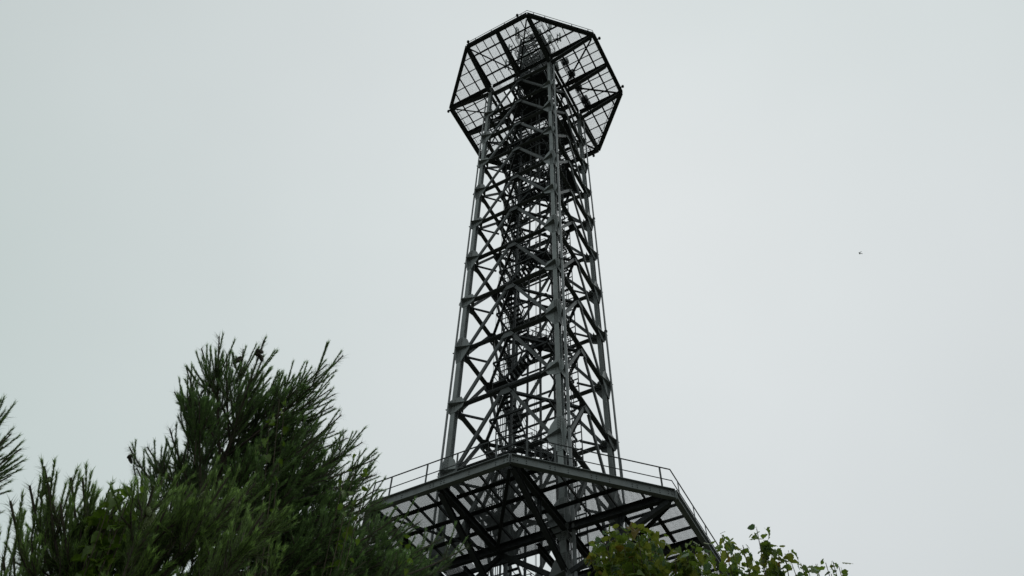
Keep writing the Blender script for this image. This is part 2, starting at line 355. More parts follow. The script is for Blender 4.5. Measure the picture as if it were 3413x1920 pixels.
def platform(name, zb, a, d, drop, lab, rw, gs, gt):
    top = zb + .42; zj = top - .055; zg = top + .03
    core = MB()                                     # main frame round the shaft = the part itself
    for s in (-1, 1):
        core.ibeam((-a + .2, s * a, top - .19), (a - .2, s * a, top - .19), (0, 0, 1), .2, .36)
        core.ibeam((s * a, -a + .12, top - .19), (s * a, a - .12, top - .19), (0, 0, 1), .2, .36)
    core.ibeam((-a + .1, 0, top - .19), (a - .1, 0, top - .19), (0, 0, 1), .16, .3)
    P = core.obj(name, STEEL_D, tower); P['label'] = lab
    O = a + d
    # edge beams
    cn = [(-a, -O), (a, -O), (O, -a), (O, a), (a, O), (-a, O), (-O, a), (-O, -a)]
    for i in range(8):
        p, r = cn[i], cn[(i + 1) % 8]; e = MB()
        v = Vector((r[0] - p[0], r[1] - p[1], 0)); L = v.length; v.normalize(); nrm = Vector((v.y, -v.x, 0))
        p3 = Vector((p[0], p[1], zb + .21)); r3 = Vector((r[0], r[1], zb + .21)); k = math.tan(PI / 8) * .1
        e.ibeam(p3 + v * .005, r3 - v * .005, (0, 0, 1), rw, .42, .024, .02)
        web = nrm * .012
        e.plate([p3 + v * .01 + nrm * .1 + Vector((0, 0, .18)), p3 + v * .01 + nrm * .1 - Vector((0, 0, .18)), p3 + v * .01 - nrm * .0 - Vector((0, 0, .18)), p3 + v * .01 + Vector((0, 0, .18))], v, .012)
        e.plate([r3 - v * .01 + nrm * .1 + Vector((0, 0, .18)), r3 - v * .01 + nrm * .1 - Vector((0, 0, .18)), r3 - v * .01 - nrm * .0 - Vector((0, 0, .18)), r3 - v * .01 + Vector((0, 0, .18))], v, .012)
        def grp(t, cols, rows):
            for c in cols:
                for rr in rows: e.bolt(p3 + v * (t + c) + web + Vector((0, 0, rr)), nrm, .021, .03)
        grp(.12, (0, .14), (-.12, 0, .12)); grp(L - .26, (0, .14), (-.12, 0, .12)); grp(.62, (0,), (-.05, .06)); grp(L - .62, (0,), (-.05, .06))
        if i % 2 == 0:
            grp(L / 2 - .34, (0, .14), (-.12, -.02, .08)); grp(L / 2 + .14, (0, .14), (-.12, -.02, .08))
            for t in (.24, .72): grp(L * t, (0,), (-.05, .06))
        else:
            for t in (.25, .5, .75): grp(L * t - .1, (0, .2), (-.05, .06)); grp(L * t + .62, (0,), (-.05, .06))
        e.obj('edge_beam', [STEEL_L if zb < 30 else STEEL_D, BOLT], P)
        # railing
        rl = MB(); ins = -.03; pp = Vector((p[0], p[1], 0)) + nrm * ins; rr_ = Vector((r[0], r[1], 0)) + nrm * ins
        kk = math.tan(PI / 8) * ins
        pp -= v * kk * -1 if False else Vector((0, 0, 0))
        for h, rad in ((1.06, .026), (.5, .02)): rl.tube([pp + Vector((0, 0, top + h)), rr_ + Vector((0, 0, top + h))], rad, 8)
        rlo = rl.obj('railing', STEEL, P)
        for t in (.13, .40, .62, .90) if i % 2 == 0 else (.1, .27, .68, .93):
            pt = pp + (rr_ - pp) * t; pm = MB(); pm.bar(pt + Vector((0, 0, zb + .16)), pt + Vector((0, 0, top + 1.05)), v, -.012, .012, -.035, .035)
            pm.obj('railing_post', STEEL, P)
        if i % 2 == 0:                              # low kick rail
            tb = MB(); tb.bar(pp + Vector((0, 0, top + .08)), rr_ + Vector((0, 0, top + .08)), (0, 0, 1), -.004, .004, -.05, .05); tb.obj('toe_board', STEEL_D, P)
    # ribs with raking struts, side by side
    rib = MB(); rib.ibeam((0, -a - .12, top - .19), (0, -O + .11, top - .19), (0, 0, 1), rw, .34, .02, .016)
    for k in (.25, .5, .75): 
        for s in (-1, 1): rib.bolt((s * .06, -a - d * k, top - .37), (0, 0, -1), .02, .02)
    ribm = rib.mesh('rib_beam', [STEEL_D, BOLT])
    st = MB(); st.channel((0, -a - .15, top - .5 - drop), (0, -O + .25, zb - .03), (0, 0, 1), rw - .02, .2, .016)
    st.plate([(0, -O + .02, zb - .005), (0, -O + .75, zb - .005), (0, -O + .75, zb - .3), (0, -O + .3, zb - .16)], (1, 0, 0), .016)
    stm = st.mesh('raking_strut', STEEL_D)
    ps = MB(); zc = (top - .5 - drop) * .5 + (zb - .03) * .5
    ps.ibeam((0, -a - d / 2, zc + .1), (0, -a - d / 2, top - .365), (0, 1, 0), .14, .14, .012, .01)
    ps.plate([(0.001, -a - d/2 - .28, zb - .02), (0.001, -a - d/2 + .28, zb - .02), (0.001, -a - d/2 + .12, zb - .3), (0.001, -a - d/2 - .12, zb - .3)], (1, 0, 0), .014)
    psm = ps.mesh('strut_post', STEEL_D)
    tiex = MB(); tiex.angle((.15, -a - .25, zb - .0), (a - .2, -O + .3, zb - .0), (0, 0, 1), .13, .12, .014); tiem_ = tiex.mesh('deck_tie', STEEL_D)
    tiey = MB(); tiey.angle((-.15, -a - .25, zb - .0), (-a + .2, -O + .3, zb - .0), (0, 0, 1), .13, .12, .014); tiem2 = tiey.mesh('deck_tie', STEEL_D)
    jx = {}
    gm = expanded(a / 4 - .03, d / 4 - .05, .105, .05, gs, gt=gt)
    for r in range(4):
        R = Matrix.Rotation(r * PI / 2, 4, 'Z')
        for x in (-a, 0, a):
            put('rib_beam', ribm, P, R @ Vector((x, 0, 0)), r * PI / 2); put('raking_strut', stm, P, R @ Vector((x, 0, 0)), r * PI / 2); put('strut_post', psm, P, R @ Vector((x, 0, 0)), r * PI / 2)
        put('deck_tie', tiem_, P, (0, 0, 0), r * PI / 2); put('deck_tie', tiem2, P, (0, 0, 0), r * PI / 2)
        # joists: across (bearers) and along (thin)
        for k in (1, 2, 3):
            for s in (-1, 1):
                if ('b', k) not in jx:
                    j = MB(); j.angle((.11, 0, zj), (a - .11, 0, zj), (0, 0, 1), .13, .11, .012); jx[('b', k)] = j.mesh('joist', STEEL_D)
                x0 = 0 if s > 0 else -a
                put('joist', jx[('b', k)], P, R @ Vector((x0, -a - d * k / 4, 0)), r * PI / 2)
        for k in (-3, -2, -1, 1, 2, 3):
            if 't' not in jx:
                j = MB(); j.bar((0, -a - .11, zj + .02), (0, -O + .11, zj + .02), (0, 0, 1), -.03, .03, -.05, .06); jx['t'] = j.mesh('joist', STEEL_D)
            put('joist', jx['t'], P, R @ Vector((a * k / 4, 0, -.005)), r * PI / 2)
        for i in range(-4, 4):
            for jn in range(4): put('grating_panel', gm, P, R @ Vector((a * i / 4 + .015, -a - d * (jn + 1) / 4 + .025, zg)), r * PI / 2)
        # corner triangle
        for k in (1, 2, 3):
            j = MB(); w = d * (4 - k) / 4; j.angle((a + .11, -a - d * k / 4, zj), (a + w - .1, -a - d * k / 4, zj), (0, 0, 1), .13, .11, .012)
            if ('c', k) not in jx: jx[('c', k)] = j.mesh('joist', STEEL_D)
            put('joist', jx[('c', k)], P, (0, 0, 0), r * PI / 2)
            if ('d', k) not in jx:
                j = MB(); j.bar((a + d * k / 4, -a - .11, zj + .02), (a + d * k / 4, -a - d * (4 - k) / 4 + .1, zj + .02), (0, 0, 1), -.03, .03, -.055, .055); jx[('d', k)] = j.mesh('joist', STEEL_D)
            put('joist', jx[('d', k)], P, (0, 0, -.004), r * PI / 2)
    c = d / 4; gq = expanded(c - .04, c - .04, .105, .05, gs, gt=gt); gtri = expanded(c - .04, c - .04, .105, .05, gs, lambda x, y: x + y < c - .09, gt=gt)
    for r in range(4):
        R = Matrix.Rotation(r * PI / 2, 4, 'Z')
        for i in range(4):
            for jn in range(4 - i):
                # cells of the corner triangle; holes run along y
                me = gq if i + jn < 3 else gtri
                # local frame of the panel turned by -90 degrees
                o = R @ Vector((a + c * i + .02, -a - c * jn - .02, zg)); put('grating_panel', me, P, o, r * PI / 2 - PI / 2 if me is gq else r * PI / 2 - PI / 2)
    return P, top, zj, zg
low, ltop, lzj, lzg = platform('lower_platform', Z0, 3.16, 4.64, 1.75, 'wide lower walkway platform of steel beams and expanded metal', .22, .0078, .014)
upp, utop, uzj, uzg = platform('upper_platform', ZU, 3.08, 4.40, 1.1, 'viewing platform at the top seen from below', .33, .0042, .01)
# floor inside the shaft: grating round the stair well
def inner(P, a, zj, zg, solid, gs, gt):
    g1 = expanded(a / 2 - .1, a - 2.28 + .0, .105, .05, gs, gt=gt); w = a / 2 - .1
    for r in range(4):
        R = Matrix.Rotation(r * PI / 2, 4, 'Z')
        for i in range(4): put('grating_panel', g1, P, R @ Vector((-a + .12 + i * (a / 2 - .06), -a + .12, zg)), r * PI / 2)
        j = MB(); j.channel((-a + .1, -2.2, zj - .05), (a - .1 - .9, -2.2, zj - .05), (0, 0, 1), .1, .2, .012); j.obj('joist', STEEL_D, P, (0, 0, 0), r * PI / 2)
    if solid:
        s = MB(); s.box(-2.1, -.2, zg + .02, 1.2, 2.05, zg + .028); s.box(-.6, -2.05, zg + .03, 1.9, -.6, zg + .038); s.obj('floor_plate', STEEL_D, P)
inner(low, 3.16, lzj, lzg, False, .0078, .014); inner(upp, 3.08, uzj, uzg, True, .0042, .01)
# heavy root frame under the lower deck where the raking struts meet the legs
zr = LOWL[0] - .02
for r in range(4):
    R = Matrix.Rotation(r * PI / 2, 4, 'Z')
    m = MB(); m.ibeam((-HW + .18, -HW + .16, zr - .12), (HW - .18, -HW + .16, zr - .12), (0, 0, 1), .2, .3); m.obj('ring_beam', STEEL_D, low, (0, 0, 0), r * PI / 2)
    m = MB(); m.ibeam((.1, -HW + .35, zr - .12), (HW - .35, -.1, zr - .12), (0, 0, 1), .22, .26); m.obj('ring_brace', STEEL_D, low, (0, 0, 0), r * PI / 2)
    m = MB(); m.channel((0, -3.0, Z0 + .1), (HW - .3, -2.95, zr + .1), (0, 1, 0), .2, .14); m.channel((0, -2.86, Z0 + .1), (-HW + .3, -2.95, zr + .1), (0, 1, 0), .2, .14, .014, -1); m.obj('knee_brace', STEEL_D, low, (0, 0, 0), r * PI / 2)
for s in (-1, 1):
    m = MB(); m.ibeam((s * 1.75, -2.9, Z0 + .0), (s * 1.75, 2.9, Z0 + .0), (0, 0, 1), .18, .3); m.obj('cross_beam', STEEL_D, low)
# rib-like main beams crossing the shaft below the upper deck
for s in (-1, 1):
    m = MB(); m.ibeam((s * 1.1, -3.0, TOPL + .05), (s * 1.1, 3.0, TOPL + .05), (0, 0, 1), .2, .34); m.obj('cross_beam', STEEL_D, upp)
    m = MB(); m.ibeam((-2.98, s * 1.1, TOPL - .31), (2.98, s * 1.1, TOPL - .31), (0, 0, 1), .2, .34); m.obj('cross_beam', STEEL_D, upp)
# small lamps on the outer faces of the upper platform
lm = MB(); lm.box(-.04, -.02, -.06, .04, .18, .06); lm.tube([(0, .26, -.1), (0, .26, .1)], .12, 10); lm.tube([(0, .26, .1), (0, .26, .17), (0, .26, .22)], [.11, .09, .03], 10, True, 1)
lmm = lm.mesh('obstruction_lamp', [STEEL_D, LAMP]); O = 7.48
for x, y, rz in ((O + .1, -2.55, -PI/2), (O + .1, 2.6, -PI/2), (2.3, -O - .1, PI), (-2.75, -O - .1, PI), (-O - .1, -2.9, PI/2), (2.4, O + .1, 0), (-2.6, O + .1, 0)):
    put('obstruction_lamp', lmm, upp, (x, y, ZU + .2), rz)

# cable tray with equipment along the east strip of the upper deck
t = MB()
for s in (-.16, .16): t.bar((3.9 + s, -3.0, zj_ := uzg + .12), (3.9 + s, 3.6, uzg + .12), (0, 0, 1), -.015, .015, -.06, .06)
for k in range(27): t.bar((3.74, -2.95 + k * .25, uzg + .08), (4.06, -2.95 + k * .25, uzg + .08), (0, 0, 1), -.02, .02, -.015, .015)
for i in range(4): t.tube([(3.8 + i * .06 + .02 * math.sin(k * 1.7 + i), -3 + k * .55, uzg + .13) for k in range(13)], .022, 5, True, 1)
t.obj('cable_tray', [STEEL_D, BOLT], tower)
for k, (y, w) in enumerate(((-1.9, .35), (-.7, .5), (.9, .42), (2.2, .5), (2.9, .3))):
    e = MB(); e.box(3.8, y, uzg + .2, 4.35, y + w, uzg + .9); e.box(3.78, y + .05, uzg + .25, 3.8, y + w - .05, uzg + .85, 1); e.obj('equipment_box', [STEEL_D, BOLT], tower)

# intermediate service floors inside the shaft near the top
for z, lo in ((LV[9] + .35, -2.7), (LV[7] + .2, .9)):
    m = MB(); m.box(lo, .4, z, 2.75, 2.75, z + .012); 
    for y in (.45, 1.5, 2.7): m.channel((lo, y, z - .08), (2.75, y, z - .08), (0, 0, 1), .08, .15, .01)
    fl_ = m.obj('service_floor', STEEL_D, tower)
    h = MB()
    for hh in (.5, 1.05): h.tube([(lo, 2.6, z + hh), (lo, .5, z + hh), (2.7, .45, z + hh)], .02, 6)
    for x in np.linspace(lo, 2.7, 7): h.tube([(x, .46, z), (x, .46, z + 1.05)], .016, 5)
    h.obj('handrail', STEEL_D, fl_)
for x, y, z, w, dd, hh in ((-2.3, 1.3, LV[9] + .37, .9, .5, 1.7), (-.2, 1.6, LV[9] + .37, .8, .6, 1.9), (1.4, 1.3, LV[9] + .37, .8, .5, 1.5)):
    e = MB(); e.box(x, y, z, x + w, y + dd, z + hh); e.box(x + .04, y - .02, z + .05, x + w / 2 - .01, y, z + hh - .05, 1); e.box(x + w / 2 + .01, y - .02, z + .05, x + w - .04, y, z + hh - .05, 1)
    e.obj('equipment_cabinet', [STEEL_D, STEEL], tower)

# ---- antenna mast on the top
MZ = utop + .03; MT = MZ + 14.6
ms = MB(); hw0, hw1 = 1.55, 1.15
def mp(c, z):
    t = (z - MZ) / (MT - MZ); w = hw0 + (hw1 - hw0) * t; return (CORN[c][0] * w, CORN[c][1] * w, z)
for c in range(4): ms.tube([mp(c, MZ), mp(c, MT)], .12, 8)
zs = np.linspace(MZ, MT, 11)
for i in range(10):
    for c in range(4):
        d2 = (c + 1) % 4
        ms.tube([mp(c, zs[i]), mp(d2, zs[i + 1])], .06, 5, False); ms.tube([mp(d2, zs[i]), mp(c, zs[i + 1])], .06, 5, False); ms.tube([mp(c, zs[i + 1]), mp(d2, zs[i + 1])], .07, 5, False)
mast = ms.obj('antenna_mast', STEEL_D, tower)
la = MB()
for s in (-.25, .25): la.tube([(s, .8, MZ), (s, .8, MT)], .03, 5)
for kz in np.arange(MZ, MT, .33): la.tube([(-.25, .8, kz), (.25, .8, kz)], .015, 4)
for i in range(14): la.tube([(-.6 + i * .09 + .03 * math.sin(j + i), .75, MZ + j * 1.2) for j in range(12)], .03, 5)
la.obj('ladder', STEEL_D, mast)
for z0_ in (MT - 4.5, MT - .3):
    fp = MB(); w = 1.6
    for x in np.linspace(-w, w, 5): fp.bar((x, -w, z0_), (x, w, z0_), (0, 0, 1), -.03, .03, -.05, .05)
    for y in np.linspace(-w, w, 5): fp.bar((-w, y, z0_ + .07), (w, y, z0_ + .07), (0, 0, 1), -.02, .02, -.04, .04)
    z = z0_ + 1.05
    for hh in (0, -.5): fp.tube([(-w, -w, z + hh), (w, -w, z + hh), (w, w, z + hh), (-w, w, z + hh), (-w, -w, z + hh)], .025, 6)
    for cx_, cy_ in ((-w, -w), (0, -w), (w, -w), (w, 0), (w, w), (0, w), (-w, w), (-w, 0)): fp.tube([(cx_, cy_, z - 1.02), (cx_, cy_, z)], .022, 5)
    fp.obj('mast_platform', STEEL_D, mast)
def panel(x, y, z, h, w=.3):
    a = math.atan2(y, x); p = MB(); p.tube([(-.22, 0, -h/2 - .4), (-.22, 0, h/2 + .3)], .05, 8, True, 1)
    pr = [(.02, -w/2), (.13, -w/2 + .02), (.17, -w/4), (.17, w/4), (.13, w/2 - .02), (.02, w/2)]
    b = len(p.v); n = 6
    for zz_ in (-h/2, h/2): p.v += [(px, py, zz_) for px, py in pr]
    for i in range(n): p.f.append((b + i, b + (i+1) % n, b + n + (i+1) % n, b + n + i)); p.m.append(0)
    p.f += [tuple(b + i for i in reversed(range(n))), tuple(b + n + i for i in range(n))]; p.m += [0, 0]
    for zz_ in (-h/2 + .2, h/2 - .2): p.box(-.2, -.04, zz_ - .04, .02, .04, zz_ + .04, 1)
    p.box(-1.0, -.03, -.05, -.24, .03, .05, 1)
    p.obj('panel_antenna', [PLASTIC, STEEL_D], mast, (x, y, z), a)
for x, y, z, h in ((-.9, -2.6, 69.5+21.4-4.5, 2.2), (-2.0, -2.0, 84.2, 2.0), (2.4, -1.2, 87.4, 2.2), (2.7, .4, 87.4, 2.0), (-2.1, -2.2, 79.6, 1.9), (-2.6, .6, 84.0, 2.0), (.6, 2.6, 86.5, 2.0), (-1.0, 2.5, 83.5, 2.2), (.4, -2.5, 81.5, 1.7), (2.5, -1.6, 82.2, 1.8), (-2.5, 1.2, 80.5, 2.0), (-.2, -2.4, 77.8, 1.6)):
    panel(x, y, z, h)
for x, y, z, r in ((-1.9, -1.4, 82.2, .45), (1.2, -2.0, 84.8, .35), (2.0, .5, 80.0, .5), (.2, -1.9, 79.3, .4)):
    a = math.atan2(y, x); p = MB(); p.tube([(0, 0, 0), (.1, 0, 0), (.32, 0, 0), (.36, 0, 0)], [r * .4, r * .9, r, r * .96], 14, True, 0); p.box(-.7, -.04, -.04, .0, .04, .04, 1)
    p.obj('dish_antenna', [PLASTIC, STEEL_D], mast, (x, y, z), a)
for i in range(34):
    a = rng.uniform(0, 2 * PI); z = rng.uniform(MZ + 1, MT - .5); e = MB(); w, h = rng.uniform(.25, .45), rng.uniform(.4, .8)
    e.box(-.15, -w/2, -h/2, .15, w/2, h/2); [e.box(.15, -w/2 + .03 + k * .05, -h/2 + .03, .19, -w/2 + .045 + k * .05, h/2 - .03) for k in range(int(w / .06))]
    e.obj('radio_unit', STEEL_D, mast, (1.45 * math.cos(a), 1.45 * math.sin(a), z), a)
w_ = MB(); w_.tube([(.6, -.9, MT), (.6, -.9, MT + 2), (.6, -.9, MT + 5.4)], [.05, .035, .012], 6); w_.obj('whip_antenna', STEEL_D, mast)
w_ = MB(); w_.tube([(-1.3, -1.4, MT), (-1.3, -1.4, MT + 2.4)], [.07, .06], 8); w_.obj('whip_antenna', PLASTIC, mast)
PINE_A = [(9.63, -24.67, 7.43), (9.21, -24.54, 7.61), (9.51, -24.44, 7.47), (9.0, -24.47, 7.49), (8.83, -24.37, 7.32), (9.45, -24.57, 6.87), (10.1, -24.51, 7.29), (9.25, -24.12, 8.0), (9.83, -24.26, 7.42), (9.79, -24.16, 7.27), (8.96, -24.02, 8.02), (9.53, -23.95, 7.41), (9.4, -23.64, 7.85), (9.73, -23.74, 7.44), (9.69, -23.66, 7.69), (10.51, -23.88, 7.49), (10.0, -23.6, 7.89), (9.68, -23.49, 8.04), (10.03, -23.48, 7.61), (9.89, -23.27, 7.8), (9.89, -23.25, 7.63), (10.38, -23.57, 7.01), (9.76, -23.01, 7.53), (9.97, -23.0, 7.35), (10.29, -23.11, 7.07), (9.26, -24.49, 6.54), (8.18, -24.17, 7.02), (8.67, -24.27, 6.74), (8.32, -24.07, 6.77), (8.35, -23.87, 7.05), (10.05, -22.61, 7.34), (9.83, -22.36, 7.39), (10.22, -22.67, 6.83), (9.98, -22.22, 7.12), (10.45, -22.2, 6.67), (10.3, -21.54, 6.97), (10.54, -21.4, 6.86), (10.54, -22.66, 6.4)]
PINE_A_IN = [(9.52, -24.38, 6.82), (9.57, -24.07, 6.95), (8.77, -23.1, 8.05), (9.69, -23.45, 7.35), (9.52, -23.05, 7.54), (9.17, -23.95, 6.75), (9.06, -23.52, 7.06), (9.43, -23.44, 6.93), (9.68, -23.28, 6.92), (9.62, -22.82, 7.3), (8.5, -23.68, 6.84), (9.39, -22.16, 7.64), (9.41, -22.5, 7.17), (8.85, -22.4, 7.44), (8.71, -22.69, 7.29), (8.29, -22.76, 7.39), (9.24, -22.43, 6.89), (9.68, -23.22, 6.18), (9.38, -21.91, 7.23), (9.08, -21.76, 7.18), (9.5, -21.58, 7.16), (10.04, -21.84, 6.64), (9.0, -22.3, 6.67), (9.47, -23.11, 6.02), (8.01, -23.43, 7.01), (10.19, -21.66, 6.59), (9.72, -22.63, 6.08), (9.91, -23.59, 6.38), (8.91, -22.39, 7.22), (9.02, -22.26, 7.7), (10.23, -23.07, 6.3), (9.58, -22.13, 7.41), (9.25, -23.03, 6.48), (9.73, -23.09, 6.05), (9.7, -22.75, 6.24), (9.24, -21.97, 6.8), (9.3, -21.73, 7.01), (10.41, -22.68, 5.9), (9.9, -21.73, 6.56), (9.7, -23.86, 6.32), (9.0, -23.27, 7.54), (10.4, -22.19, 6.44), (9.94, -21.24, 7.08), (9.98, -20.91, 7.11), (9.73, -22.1, 6.39), (8.4, -23.23, 7.91), (9.13, -24.14, 6.88), (9.58, -24.27, 6.62), (8.9, -23.84, 7.44), (9.86, -24.15, 6.64), (9.82, -23.77, 6.9), (9.77, -23.37, 7.26), (9.59, -22.95, 7.47), (9.41, -23.99, 6.52), (9.74, -23.9, 6.38), (8.83, -22.8, 7.54), (9.77, -23.21, 6.82), (9.22, -22.26, 7.76), (8.07, -23.26, 7.2), (10.06, -22.71, 6.86), (9.74, -22.66, 6.82), (9.43, -22.77, 6.85), (9.04, -22.82, 6.96), (8.89, -23.07, 6.83), (9.43, -22.46, 6.69), (9.11, -22.56, 6.69), (9.34, -21.69, 7.26), (9.7, -22.26, 6.55), (10.11, -22.13, 6.5), (9.92, -21.52, 6.76), (9.68, -22.8, 6.05), (9.39, -22.9, 6.08), (7.83, -23.16, 7.15), (10.31, -21.64, 6.46), (9.43, -22.17, 6.33), (10.02, -23.55, 6.26), (9.53, -22.82, 6.6), (9.58, -22.64, 7.09), (10.36, -23.06, 6.16), (9.85, -22.26, 7.1), (8.99, -22.66, 6.7), (9.89, -23.11, 5.89), (9.32, -22.22, 6.59), (9.67, -22.27, 6.37), (9.6, -21.88, 6.71), (10.1, -22.16, 6.21), (9.85, -21.49, 6.61), (8.78, -23.01, 7.2), (9.96, -23.89, 6.52), (10.75, -22.48, 6.04), (10.22, -21.44, 6.75), (10.06, -20.83, 7.01), (10.09, -22.36, 6.03), (9.19, -23.65, 7.1), (8.76, -23.77, 7.23), (9.27, -23.93, 6.92)]
PINE_B = [(10.44, -25.8, 4.64), (10.46, -25.75, 4.57), (10.37, -25.78, 4.54), (10.37, -25.59, 4.74), (10.58, -25.63, 4.63), (10.53, -25.54, 4.61), (10.3, -25.33, 4.73), (10.52, -25.89, 4.3), (10.46, -25.33, 4.65), (10.4, -25.2, 4.71), (10.74, -25.27, 4.59), (10.88, -25.23, 4.62), (10.67, -24.97, 4.97), (11.06, -25.15, 4.79), (11.17, -25.11, 4.8), (11.15, -24.88, 4.93), (10.98, -24.77, 5.0), (11.31, -24.85, 4.62), (11.24, -24.7, 4.72), (11.09, -24.95, 4.78), (10.69, -24.76, 4.86), (10.77, -24.99, 4.59), (10.38, -25.08, 4.78), (10.86, -25.33, 4.59), (10.65, -25.25, 4.49), (10.65, -25.19, 4.91), (9.96, -25.48, 4.5), (10.15, -25.72, 4.28), (10.32, -25.67, 4.15), (10.59, -25.67, 4.41), (10.44, -25.33, 4.57)]
PINE_B_IN = [(10.55, -25.8, 4.19), (9.96, -25.43, 4.71), (9.99, -25.26, 4.72), (10.75, -25.52, 4.26), (10.72, -25.35, 4.34), (10.26, -24.93, 4.76), (10.52, -24.93, 4.67), (10.45, -24.68, 4.78), (10.99, -24.91, 4.47), (11.29, -25.0, 4.38), (11.21, -24.75, 4.46), (9.86, -25.38, 4.48), (10.51, -25.55, 4.16), (10.5, -25.39, 4.22), (10.51, -25.24, 4.31), (10.59, -25.11, 4.32), (10.7, -25.0, 4.36), (10.31, -24.5, 4.73), (11.16, -24.93, 4.22), (11.42, -24.96, 4.17)]
PINE_C = [(8.51, -25.45, 6.19), (8.53, -25.34, 6.08), (8.41, -25.29, 6.03), (8.82, -25.32, 5.82), (8.41, -25.1, 5.87), (8.41, -25.52, 6.07), (8.83, -25.87, 5.81), (8.43, -25.5, 5.82), (8.36, -25.26, 5.72), (8.36, -25.36, 5.5), (8.55, -25.14, 5.45), (8.58, -25.81, 5.51)]
VINE = [(10.48, -23.33, 6.64), (10.52, -23.27, 6.53), (10.58, -23.24, 6.42), (10.29, -23.25, 6.6), (10.1, -24.11, 6.87), (9.97, -23.93, 7.03), (10.06, -24.11, 6.66), (10.49, -22.49, 6.29), (10.58, -22.45, 6.15), (10.07, -22.62, 6.05), (10.23, -22.52, 6.08), (9.59, -23.01, 5.95), (9.8, -22.98, 5.84), (10.17, -23.05, 5.81), (9.1, -23.53, 5.72), (9.88, -23.99, 6.5)]
VINE_B = [(10.8, -25.53, 4.49), (10.75, -25.48, 4.59), (10.8, -25.43, 4.54), (10.85, -25.47, 4.57), (10.68, -25.37, 4.57), (10.82, -25.4, 4.59), (10.76, -25.52, 4.45), (10.8, -25.45, 4.4)]
LEAF_E = [(12.97, -23.67, 4.62), (13.12, -23.88, 4.51), (13.12, -23.72, 4.66), (13.28, -23.93, 4.5), (13.36, -23.99, 4.43), (13.35, -23.77, 4.54), (13.34, -23.59, 4.63), (13.27, -23.99, 4.35), (13.24, -23.61, 4.58), (13.07, -23.56, 4.6), (13.32, -23.53, 4.52), (12.99, -23.64, 4.53), (13.32, -24.01, 4.21), (13.27, -23.62, 4.42), (13.37, -23.45, 4.51), (13.21, -24.0, 4.19), (13.5, -23.81, 4.33), (13.57, -23.8, 4.34)]
LEAF_F = [(13.5, -23.42, 4.63), (13.58, -23.45, 4.58), (13.7, -23.43, 4.65), (13.7, -23.25, 4.72), (13.84, -23.59, 4.43), (13.94, -23.59, 4.51), (13.95, -23.51, 4.48), (13.97, -23.48, 4.44), (14.04, -23.48, 4.38), (13.83, -23.05, 4.69), (13.7, -23.14, 4.65), (13.65, -23.56, 4.41), (13.49, -23.38, 4.55), (13.93, -23.35, 4.43), (13.8, -23.36, 4.41), (13.66, -23.37, 4.42), (13.5, -23.25, 4.52), (13.83, -23.19, 4.46), (13.43, -23.46, 4.48)]
LEAF_G = [(13.93, -23.09, 4.56), (14.0, -23.03, 4.6), (14.06, -23.09, 4.55), (14.07, -22.93, 4.61), (14.12, -22.87, 4.66), (14.19, -22.98, 4.58), (14.24, -23.07, 4.51), (14.26, -23.02, 4.51), (14.02, -22.98, 4.55), (14.19, -22.87, 4.57), (14.11, -22.81, 4.6)]
# ================================================================== vegetation
def np_mesh(name, V, F, mats, tone=None, smooth=False):
    me = bpy.data.meshes.new(name); n = len(V); k = F.shape[1]; m = len(F)
    me.vertices.add(n); me.vertices.foreach_set('co', V.astype(np.float32).ravel())
    me.loops.add(m * k); me.loops.foreach_set('vertex_index', F.astype(np.int32).ravel())
    me.polygons.add(m); me.polygons.foreach_set('loop_start', np.arange(m, dtype=np.int32) * k); me.polygons.foreach_set('loop_total', np.full(m, k, np.int32))
    for x in mats: me.materials.append(x)
    if tone is not None:
        at = me.attributes.new('tone', 'FLOAT', 'POINT'); at.data.foreach_set('value', tone.astype(np.float32))
    me.update(calc_edges=True); me.validate(); return me
def nrmz(a): return a / np.maximum(np.linalg.norm(a, axis=-1, keepdims=True), 1e-9)

def needles(segs, scale):
    """segs: (p0, p1, count, length, angle, tone, width)"""
    VV = []; TT = []
    for p0, p1, n, ln, ang, tone, wd in segs:
        p0 = np.array(p0); p1 = np.array(p1); ax = nrmz(p1 - p0)
        t = rng.uniform(0, 1, n)[:, None]; base = p0 + (p1 - p0) * t
        r = rng.normal(size=(n, 3)); r -= (r @ ax)[:, None] * ax; r = nrmz(r)
        an = ang * rng.uniform(.6, 1.3, n)[:, None]
        d = ax * np.cos(an) + r * np.sin(an); d[:, 2] -= .06; d = nrmz(d)
        L = ln * rng.uniform(.75, 1.15, n)[:, None]; tip = base + d * L
        s = nrmz(np.cross(d, rng.normal(size=(n, 3)))) * wd / 2
        VV.append(np.stack([base - s, base + s, tip], 1).reshape(-1, 3)); tn = tone * rng.uniform(.6, 1.4, n); TT.append(np.repeat(tn, 3))
    V = np.concatenate(VV); T = np.concatenate(TT); return V, np.arange(len(V)).reshape(-1, 3), T

